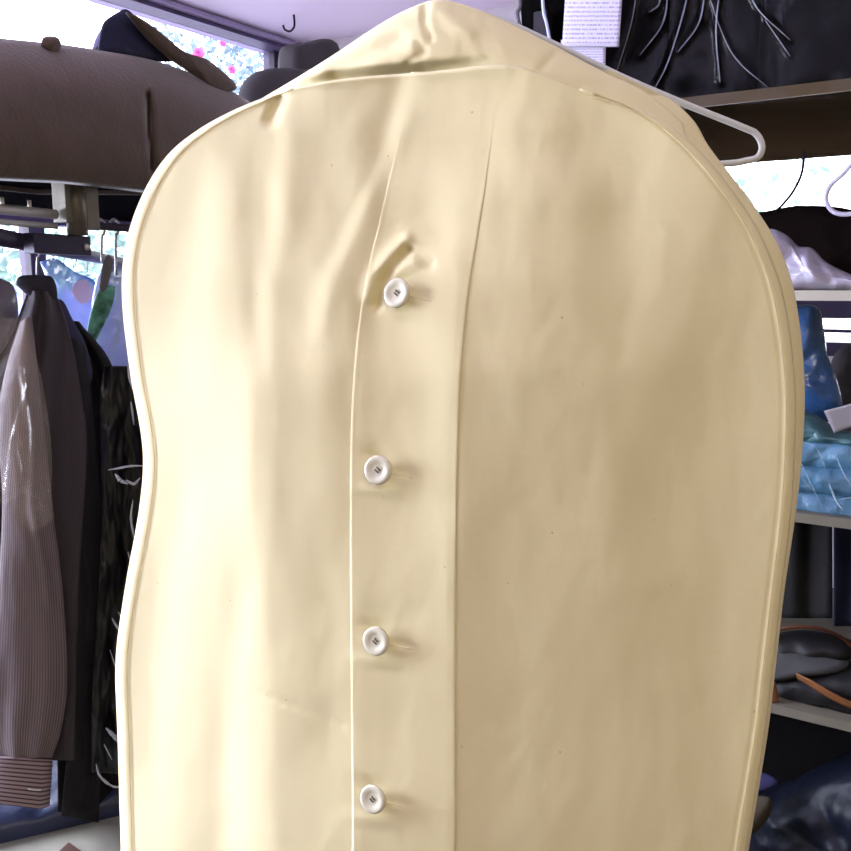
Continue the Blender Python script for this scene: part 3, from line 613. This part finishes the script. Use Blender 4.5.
def strap(name, pts, wd, m, label, off):
    P = cat([sp(x, y, off + (o if True else 0)) for x, y, o in pts], 8)
    def f(u, v):
        i = u * (len(P) - 1); a = int(min(i, len(P) - 2)); p = P[a].lerp(P[a + 1], i - a); d = (P[a + 1] - P[a]).normalized()
        s = d.cross(Vector((NS.x, NS.y, .4)).normalized()).normalized(); return p + s * (v - .5) * wd
    return tag(patch(name, f, 40, 4, m, None, .003), label, 'strap')
strap('leather_strap', [(758, 640, .05), (775, 631, 0), (800, 627, -.01), (825, 630, 0), (845, 640, .03), (856, 652, .05)], .008, leather, 'brown leather handle arching over the small black bag', .06)
strap('leather_strap', [(797, 676, .02), (812, 684, 0), (832, 696, -.005), (856, 707, 0), (890, 716, .02)], .018, tanl, 'tan leather strap trailing across the front of the black pouch', .015)
tag(pillow('leather_case', [(755, 704), (762, 684), (772, 678), (777, 690), (777, 705)], PS, DS, .012, .012, tanl, power=.4, floor=.6265), 'small tan leather case against the edge of the garment bag', 'case')
# bottom shelf: dark clothes, navy plastic, purple corner, tan box
tag(pillow('plastic_bundle', [(735, 900), (748, 812), (775, 800), (800, 786), (830, 772), (870, 760), (930, 765), (950, 900)], PS, DS, .12, .10, navyplastic, crump=.03, cs=13, power=.4, backT=.2, N=110, K=24), 'dark navy plastic bundle piled under the lowest visible shelf', 'plastic bundle')
tag(pillow('purple_cloth', [(740, 796), (752, 774), (766, 774), (778, 782), (768, 790), (745, 800)], PS, DS, .03, .02, mat('purple_cloth', (50, 48, 88), .8)), 'folded purple cloth corner on the navy plastic bundle', 'cloth')
tag(pillow('brown_pouch', [(738, 832), (748, 800), (768, 797), (772, 806), (766, 822), (752, 834)], PS, DS, -.01, .025, mat('brown_canvas', (64, 56, 44), .8)), 'small brown canvas pouch at the lower left of the navy bundle', 'pouch')
blk = empty('storage_box', OS + NS * .4, 'black storage box standing at the back under the lowest visible shelf', 'box')
bar('body', OS, VS, NS, -.5, .55, .40, .56, .12, .50, mat('black_box', (24, 22, 26), .6), blk, .004)
bar('lid', OS, VS, NS, -.51, .56, .39, .57, .501, .53, mat('black_lid', (28, 26, 30), .5), blk, .004)

# ------------------------------------------------------------ clothes rack on the left
OR_ = at(30, 212, 1.3); ZR = OR_.z; OR_ = Vector((OR_.x, OR_.y, 0)); UR = Vector((.472, .881, 0)); NR = Vector((.881, -.472, 0))   # NR: toward the room
rk = empty('clothes_rack', (OR_.x, OR_.y, 0), 'steel clothes rack with dark top board beside the left window', 'clothes rack')
bar('top_board', OR_, UR, NR, -.7, .85, -.62, .06, ZR + .062, ZR + .075, mat('black_board', (12, 11, 13), .9, spec=0), rk, .001)
def rpt(t, n=0, z=0): return OR_ + UR * t + NR * n + Vector((0, 0, ZR + z))
tube('rail', [rpt(-.65, 0, 0), rpt(.045, 0, 0)], .0075, M['steel'], rk, n=12, sm=1)
tube('rail', [rpt(-.65, .0, -.018), rpt(.045, .0, -.018)], .0045, M['steel'], rk, n=12, sm=1)
tube('rail', [rpt(.085, 0, -.012), rpt(.75, 0, -.012)], .0065, M['darkmetal'], rk, n=12, sm=1)
for t in (-.12, -.085, -.045, .0): tube('peg', [rpt(t, 0, .004), rpt(t, 0, .017)], .003, M['steel'], rk, sm=1)
tube('bracket_tube', [rpt(.075, .01, .062), rpt(.075, .01, -.030)], .0155, M['oldsteel'], rk, n=20, sm=1)
bar('bracket_plate', OR_, UR, NR, .050, .062, -.012, .018, ZR - .012, ZR + .062, M['oldsteel'], rk, .001)
bar('bracket_plate', OR_, UR, NR, .096, .120, -.012, .010, ZR - .020, ZR + .062, M['oldsteel'], rk, .001)
br = bar('brace', OR_, UR, NR, .0, .105, -.02, .004, ZR - .060, ZR - .030, M['darkmetal'], rk, .001)
tube('screw', [rpt(.095, .004, -.047), rpt(.095, .008, -.047)], .005, M['steel'], rk, n=12, sm=1)
for t in (-.68, .80):
    tube('post', [rpt(t, -.28, -ZR), rpt(t, -.28, .062)], .014, M['darkmetal'], rk, n=12, sm=1)
    tube('cross_arm', [rpt(t, -.28, .0), rpt(t, 0, .0)], .008, M['darkmetal'], rk, n=12, sm=1)
    bar('foot', OR_, UR, NR, t - .03, t + .03, -.5, .05, 0, .03, M['darkmetal'], rk, .002)
# second dark rail running away toward the window
z2 = 1.575
q0 = at(-110, 211, .88); q1 = at(142, 269, 2.75)
a_ = Vector((q0.x, q0.y, 1.576)); b_ = Vector((q1.x, q1.y, 1.576))
tube('rail', [a_, b_], .013, M['darkmetal'], rk, n=12, sm=1)
tube('rod', [Vector((a_.x, a_.y, CH)), a_], .005, M['darkmetal'], rk, n=12, sm=1)
for p in (b_,): tube('post', [Vector((p.x, p.y, 0)), p], .012, M['darkmetal'], rk, n=12, sm=1)
# little hanger hooks on the rails
def hook(px, py0, py1, Y, label, r=.0016, m=M['wire']):
    a = at(px, py0, Y); b = at(px + 1, py1, Y)
    return tag(tube('hanger_hook', [a + Vector((-.010, 0, -.008)), a + Vector((-.006, 0, .002)), a + Vector((0, 0, .004)), a + Vector((.007, 0, -.004)), a + Vector((.004, 0, -.018)), a + Vector((.0, 0, -.026)), b], r, m), label, 'hanger')
for i, (px, y0, y1, Y) in enumerate(((101, 222, 262, 1.42), (115, 222, 275, 1.45))):
    hook(px, y0, y1, Y, ['wire hanger hook nearest the metal bracket on the rack', 'wire hanger hook right beside the edge of the cream bag'][i], .0022)
for i, (px, y0, y1, Y) in enumerate(((36, 244, 290, 1.40), (52, 243, 262, 1.62), (63, 246, 270, 1.72), (75, 249, 268, 1.85), (86, 252, 270, 1.97))):
    hook(px, y0, y1, Y, ['wire hanger hook above the dark collar of the striped shirt', 'first small hanger hook on the dark rail above the blue plastic', 'second small hanger hook on the dark rail above the blue plastic', 'third small hanger hook on the dark rail above the blue plastic', 'last small hanger hook on the dark rail near the green ribbon'][i])

# brown coat laid over the top board
PJ = (rpt(0, .045).x, rpt(0, .045).y); DJ = (UR.x, UR.y)
jp = lambda x, y, o=0: onp(x, y, PJ, DJ, o)
browncoat = mat('brown_wool', (76, 60, 48), .9, bump=.5, bscale=160, sheen=.3, var=.08, vscale=12)
navyl = mat('navy_lining', (26, 27, 50), .75, bump=.3, bscale=120)
jk = empty('brown_coat', rpt(.1, -.1, .076), 'brown wool coat folded flat along the top of the clothes rack', 'coat')
JT = [(0, -120, 26), (.30, 0, 39), (.45, 60, 45), (.55, 100, 51), (.68, 150, 60), (.80, 195, 75), (.92, 232, 92), (1, 262, 110)]
JB = [(0, -120, 172), (.30, 0, 180), (.45, 60, 183), (.55, 100, 187), (.68, 150, 193), (.80, 195, 198), (.92, 232, 203), (1, 262, 208)]
def coat(u, v):
    # v: 0..0.55 front face from bottom to top, .55..1 over the top and back down
    if v < .5:
        s = v / .5; a = curve_at(JB, u); b = curve_at(JT, u); x = a[0] + (b[0] - a[0]) * s; y = a[1] + (b[1] - a[1]) * s
        o = -.030 * math.sin(math.pi * s ** .7) ** .7 + .035 * s ** 6
        o += -.003 * fbm((x * .02, y * .02, 1)) + .028 * ridge(x, y, [(147, 95), (151, 150), (156, 200)], 4.0 * (.25 + .75 * s if s < .6 else max(.1, (1 - s)) * 1.8)) * (1 if x > 146 else .55)
        return jp(x, y, o)
    s = (v - .5) / .5; a = curve_at(JB, u); b = curve_at(JT, u); p = jp(b[0], b[1], .035); q = jp(a[0], a[1], 0)
    pt = p - NR * (.22 * (1 - .82 * max(0, min(1, (u - .6) / .15))) * math.sin(math.pi / 2 * min(1, s * 1.6)) + 0) ; z0 = q.z + .01
    if s > .55: pt.z = p.z + (z0 - p.z) * (s - .55) / .45
    return pt
patch('body', coat, 130, 60, browncoat, jk, .002)
# turned-up collar with navy lining, lapel flap
def quad(P4, T, bulge, m, name, par, off=-.03, n=14):
    def f(u, v):
        x = (P4[0][0] * (1 - u) + P4[1][0] * u) * (1 - v) + (P4[3][0] * (1 - u) + P4[2][0] * u) * v
        y = (P4[0][1] * (1 - u) + P4[1][1] * u) * (1 - v) + (P4[3][1] * (1 - u) + P4[2][1] * u) * v
        return jp(x, y, off - bulge * math.sin(math.pi * u) * math.sin(math.pi * v))
    return patch(name, f, n, n, m, par, T)
pillow('collar', [(98, 52), (101, 32), (105, 21), (118, 12), (125, 9), (131, 13), (147, 28), (166, 42), (180, 54), (170, 62), (135, 58)], PJ, DJ, .05, .010, navyl, jk, crump=.003, cs=30, power=.4)
pillow('collar_band', [(92, 50), (96, 38), (103, 27), (107, 34), (108, 52)], PJ, DJ, .062, .006, mat('pale_lining', (150, 148, 190), .8), jk)
pillow('lapel', [(126, 12), (138, 18), (160, 36), (182, 52), (206, 60), (222, 72), (236, 86), (230, 92), (212, 90), (196, 76), (170, 58), (146, 36)], PJ, DJ, .03, .014, browncoat, jk, crump=.003, cs=30, power=.4)
pillow('tab', [(41, 46), (43, 38), (50, 36), (58, 38), (61, 47), (52, 52)], PJ, DJ, .02, .006, browncoat, jk)
# dark rolls further along the board
gry = mat('charcoal_wool', (64, 61, 62), .9, bump=.3, bscale=80)
tag(pillow('rolled_coat', [(242, 200), (243, 120), (244, 92), (250, 78), (262, 70), (280, 68), (300, 70), (330, 80), (350, 200)], PJ, DJ, .15, .06, gry, power=.4, crump=.004, cs=12, floor=ZR + .0765), 'rounded charcoal rolled coat on the rack behind the cream shoulder', 'coat')
tag(pillow('dark_case', [(284, 190), (286, 80), (287, 48), (292, 44), (306, 42), (322, 39), (331, 44), (332, 60), (340, 190)], PJ, DJ, .23, .05, mat('dark_case', (62, 58, 60), .7), power=.25, floor=ZR + .0765), 'dark flat topped case standing just below the lilac ceiling', 'case')

# striped shirt in clear film
PC = (-.6, 1.24); DC = (1, .35)
cp = lambda x, y, o=0: onp(x, y, PC, DC, o)
vstr = stripes('brown_pinstripe', (92, 80, 82), (124, 110, 110), 'X', 17, duty=.5)
hstr = stripes('cuff_stripe', (142, 122, 124), (66, 52, 56), 'Y', 3.6, duty=.6)
st = empty('striped_shirt', cp(30, 300), 'brown pinstriped long sleeved shirt hanging at the left edge of the rack', 'shirt')
SL = [(0, 28, 290), (.1, 24, 302), (.25, 6, 345), (.4, -30, 400), (.6, -40, 500), (.8, -40, 640), (1, -40, 760)]
SR = [(0, 52, 292), (.1, 60, 304), (.25, 72, 345), (.4, 82, 400), (.55, 87, 450), (.7, 80, 560), (.85, 76, 660), (1, 74, 760)]
def body(u, v):
    l = curve_at(SL, v); r = curve_at(SR, v); x = l[0] + (r[0] - l[0]) * u; y = l[1] + (r[1] - l[1]) * u
    return cp(x, y, .035 - .02 * math.sin(math.pi * u) + .006 * math.sin(5 * u * math.pi + 2 * v) + .004 * fbm((x * .03, y * .012, 4)))
patch('body', body, 60, 60, stripes('dark_pinstripe', (54, 47, 51), (66, 59, 63), 'X', 20, duty=.5), st, .003)
SSL = [(0, 20, 322), (.12, 5, 372), (.25, -2, 420), (.4, 2, 500), (.6, -2, 590), (.8, -8, 690), (.93, -8, 735), (1, -2, 758)]
SSR = [(0, 32, 315), (.12, 38, 372), (.25, 45, 430), (.4, 52, 500), (.6, 63, 590), (.8, 68, 680), (.93, 62, 730), (1, 52, 758)]
def sleeve(u, v):
    t = u * 2; l = curve_at(SSL, v); r = curve_at(SSR, v); back = t > 1; s = t if t <= 1 else 2 - t
    x = l[0] + (r[0] - l[0]) * s; y = l[1] + (r[1] - l[1]) * s
    b = .026 * math.sin(math.pi * s) ** .6
    fold = .004 * math.sin(s * 16 + v * 3) * max(0, v - .65) * 3 + .007 * ridge(x, y, [(24, 372), (34, 440), (32, 505), (50, 600)], 5) + .003 * fbm((x * .05, y * .02, 7))
    return cp(x, y, -.0 + (b * .5 if back else -b - fold))
patch('sleeve', sleeve, 70, 90, vstr, st, 0, closeu=True)
def cuff(u, v):
    t = u * 2; back = t > 1; s = t if t <= 1 else 2 - t
    x = -6 + 58 * s - 5 * (1 - s) * v - 3 * v; y = 756 + 4 * s + (46 + 4 * s) * v - 4 * max(0, s - .85) / .15 * v
    return cp(x, y, (.012 if back else -.024) * math.sin(math.pi * s) ** .5 - .002)
patch('cuff', cuff, 50, 16, hstr, st, .002, closeu=True)
tube('stitching', [cp(28, 789, -.028), cp(35, 790, -.028), cp(41, 790, -.027)], .0010, M['hangerwhite'], st, sm=2)
pillow('collar', [(15, 284), (20, 276), (40, 275), (52, 277), (57, 290), (54, 300), (30, 296)], PC, DC, .03, .012, mat('dark_collar', (40, 36, 44), .8), st)
# clear film over the shirt's shoulder
CVC = [([(8, 385), (20, 372), (26, 400)], 3), ([(28, 385), (12, 440), (6, 492)], 3), ([(26, 372), (33, 430), (32, 500)], 3.5), ([(5, 505), (22, 492), (34, 498), (50, 520)], 3), ([(16, 430), (24, 470)], 3), ([(36, 400), (58, 440)], 2.5), ([(58, 440), (48, 500)], 2)]
def cover(u, v):
    x = -12 + 4 * (1 - v) + (58 + 14 * math.sin(math.pi * min(1, v * 1.15) * .8)) * u * (.62 + .38 * v); y = 318 + (508 - 318) * v - 14 * math.cos(u * 5) * v + 14 * u * v
    h = .040 + .004 * noise.noise(Vector((u * 6, v * 4, 2)))
    for P, wd in CVC: h += .0018 * wd * ridge(x, y, P, wd * .9)
    return cp(x, y, -h)
tag(patch('plastic_cover', cover, 100, 120, film('cover_film', (215, 202, 184), .09, .3, 7, (1, 1, .5), .35, .006)), 'clear wrinkled plastic cover over the shoulder of the striped shirt', 'plastic cover')
# grey wrapped garment at the very edge
tag(pillow('wrapped_garment', [(-50, 400), (-50, 290), (-15, 278), (5, 280), (16, 292), (18, 330), (8, 380), (-6, 430)], PC, DC, .10, .03, mat('grey_wrap', (118, 112, 122), .35, coat=.4, bump=.6, bscale=18, bdist=.01), crump=.012, cs=22), 'grey plastic wrapped garment behind the striped shirt at the left edge', 'garment')
tag(pillow('blue_garment', [(-40, 500), (-8, 480), (3, 492), (7, 520), (4, 600), (-2, 700), (-40, 740)], PC, DC, .075, .02, mat('slate_blue_cloth', (70, 76, 112), .7), crump=.004), 'slate blue garment peeking out left of the striped sleeve', 'garment')
# black coat with black plastic cover
PK = (-.5, 1.38); DK = (1, .35)
kp = lambda x, y, o=0: onp(x, y, PK, DK, o)
def folded(name, L_, R_, off, amp, nf, m, par, T=.004, nu=70, nv=60, P=kp, sd=0, cr=.004):
    def f(u, v):
        l = curve_at(L_, v); r = curve_at(R_, v); x = l[0] + (r[0] - l[0]) * u; y = l[1] + (r[1] - l[1]) * u
        return P(x, y, off - amp * math.sin(nf * math.pi * u + 1.5 * math.sin(2 * v + sd)) - cr * 2 * fbm((x * .05, y * .02, sd)))
    return patch(name, f, nu, nv, m, par, T)
bc = empty('black_coat', kp(90, 330), 'long black coat hanging between the striped shirt and the cream bag', 'coat')
folded('body', [(0, 50, 318), (.1, 52, 350), (.5, 55, 560), (1, 58, 812)], [(0, 78, 322), (.12, 112, 368), (.4, 150, 520), (1, 150, 800)], .03, .012, 5, mat('black_wool', (26, 23, 25), .8, bump=.3, bscale=60), bc)
folded('sleeve', [(0, 60, 330), (.3, 66, 430), (.7, 74, 640), (1, 62, 815)], [(0, 84, 345), (.3, 96, 450), (.7, 108, 640), (1, 98, 822)], -.015, .022, 1, mat('black_sleeve_wool', (30, 27, 29), .8, bump=.3, bscale=60), bc)
pillow('shoulder', [(52, 330), (50, 304), (62, 300), (72, 318), (86, 345), (92, 380), (70, 390), (55, 370)], PK, DK, .0, .025, mat('blueblack_wool', (40, 40, 62), .75), bc)
glossblack = mat('glossy_black_plastic', (9, 10, 15), .28, spec=.45, bump=.25, bscale=6, bdist=.02, stretch=(2, 2, 1))
folded('plastic_cover', [(0, 104, 366), (.1, 100, 400), (.4, 102, 520), (.8, 92, 700), (1, 92, 772)], [(0, 135, 366), (.25, 150, 450), (.6, 150, 600), (1, 140, 776)], -.03, .007, 2, glossblack, bc, .001, cr=.005, nu=90, nv=120)
o = bc.children[-1]; o['label'] = 'glossy black plastic cover'
wf = film('fold_highlight', (225, 228, 236), .55, .2, 30, (1, 1, 1), .6, .01)  # near-white tubes imitate glints on the black plastic cover
creases([([(108, 470), (120, 468), (132, 466), (146, 466)], 3), ([(115, 474), (120, 480), (128, 484)], 5), ([(126, 480), (134, 484), (140, 478)], 4), ([(128, 366), (130, 380), (136, 396)], 3.5), ([(131, 402), (134, 425)], 2.5), ([(133, 500), (131, 520), (136, 545)], 3), ([(128, 552), (134, 580), (126, 606)], 2.5),
         ([(112, 618), (118, 628), (126, 636)], 3), ([(118, 612), (130, 628)], 3), ([(106, 728), (114, 736), (123, 746)], 5), ([(96, 764), (100, 776), (112, 786), (124, 787)], 3), ([(104, 744), (112, 760)], 1.5), ([(110, 650), (120, 680)], 1.5)], lambda x, y: kp(x, y, -.044), o, wf, .0007)
# plastic bags seen against the window
skyb = film('sky_blue_film', (140, 175, 240), .6, .3, 12, (1, 1, 1), .8, .02)
lilb = film('lilac_film', (150, 158, 205), .72, .3, 12, (1, 1, .6), .8, .02)
tag(pillow('blue_plastic_cover', [(40, 262), (55, 258), (75, 272), (95, 282), (100, 310), (96, 330), (84, 352), (70, 330), (55, 300)], (-.6, 1.62), (1, .3), 0, .015, skyb, crump=.005, cs=20), 'sky blue plastic cover against the window left of the green ribbon', 'plastic cover')
tag(pillow('lilac_plastic_cover', [(92, 300), (98, 276), (112, 266), (135, 272), (150, 300), (150, 360), (130, 372), (106, 376), (92, 350)], (-.5, 1.5), (1, .3), 0, .02, lilb, crump=.006, cs=20), 'lilac plastic cover squeezed beside the cream bag', 'plastic cover')
green = mat('green_ribbon', (96, 150, 130), .6, var=.75, vscale=45)
patchg = patch('green_ribbon', lambda u, v: onp(101 + 9 * math.sin(v * 2.6 + 2.2) - 8 * v + (14 + 4 * math.sin(v * 7)) * (u - .5), 284 + 90 * v + 3 * u, (-.52, 1.45), (1, .3), -.006 * math.sin(v * 14) - .004 * math.cos(u * 6)), 8, 60, green, None, .0015)
tag(patchg, 'green patterned ribbon hanging between the two plastic covers', 'ribbon')
tag(pillow('cardboard_tag', [(99, 288), (102, 266), (108, 255), (113, 262), (108, 284), (103, 292)], (-.52, 1.44), (1, .3), 0, .002, mat('grey_card', (100, 95, 100), .7)), 'grey card tag above the green ribbon', 'tag')
# pink round tag by the window
tag(pillow('round_tag', [(71, 292), (76, 282), (86, 280), (92, 290), (90, 301), (80, 303)], (-.55, 1.58), (1, .3), 0, .002, mat('pink_card', (235, 205, 225), .7)), 'pale pink round tag behind the green ribbon', 'tag')

# ------------------------------------------------------------ table, bottom left
ZT = .58
tb = empty('work_table', (-.75, 1.3, 0), 'pale work table below the hanging clothes on the left', 'table')
tp = prism('table_top', [(-1.45, .85), (-.38, .85), (-.30, 1.75), (-1.45, 1.75)], ZT - .03, ZT, mat('pale_laminate', (138, 136, 122), .45, var=.03), tb, .003)
legm = M['post']
for x, y in ((-1.4, .9), (-.44, .9), (-.37, 1.69), (-1.4, 1.69)): prism('leg', [(x - .02, y - .02), (x + .02, y - .02), (x + .02, y + .02), (x - .02, y + .02)], 0, ZT - .031, legm, tb)
def flat(px, py, z):
    a, c = ray(px, py); Y = (z - CAMZ) / c; return Vector((a * Y, Y, z))
navy = mat('navy_plastic_cloth', (40, 47, 74), .4, coat=.15, bump=.6, bscale=16, bdist=.012, var=.25, vscale=8)
f0 = flat(-60, 858, ZT + .001); f1 = flat(160, 806, ZT + .001); dd = (f1 - f0).normalized(); nn_ = Vector((-dd.y, dd.x, 0))
def ncl(u, v):
    s = v * math.pi; p = f0 + (f1 - f0) * u + nn_ * (.17 * (1 - math.cos(s)) / 2 * 1.6)
    h = .055 * math.sin(s) ** .6 + .012 * math.sin(s) * noise.noise(Vector((u * 8, v * 6, 2)))
    return p + Vector((0, 0, h))
tag(patch('navy_clothes', ncl, 80, 40, navy, None, 0), 'navy clothes in plastic lying on the pale table under the striped cuff', 'clothes')
w0 = flat(66, 852, ZT)
e = empty('wooden_block', w0, 'small dark brown wooden block on the pale table', 'block')
cc = [flat(x, y, ZT) for x, y in ((52, 862), (69, 846), (86, 858), (70, 876))]
prism('block_body', [(c.x, c.y) for c in cc], ZT, ZT + .008, mat('dark_walnut', (70, 40, 28), .5, var=.2), e, .001)
bpy.context.view_layer.update()
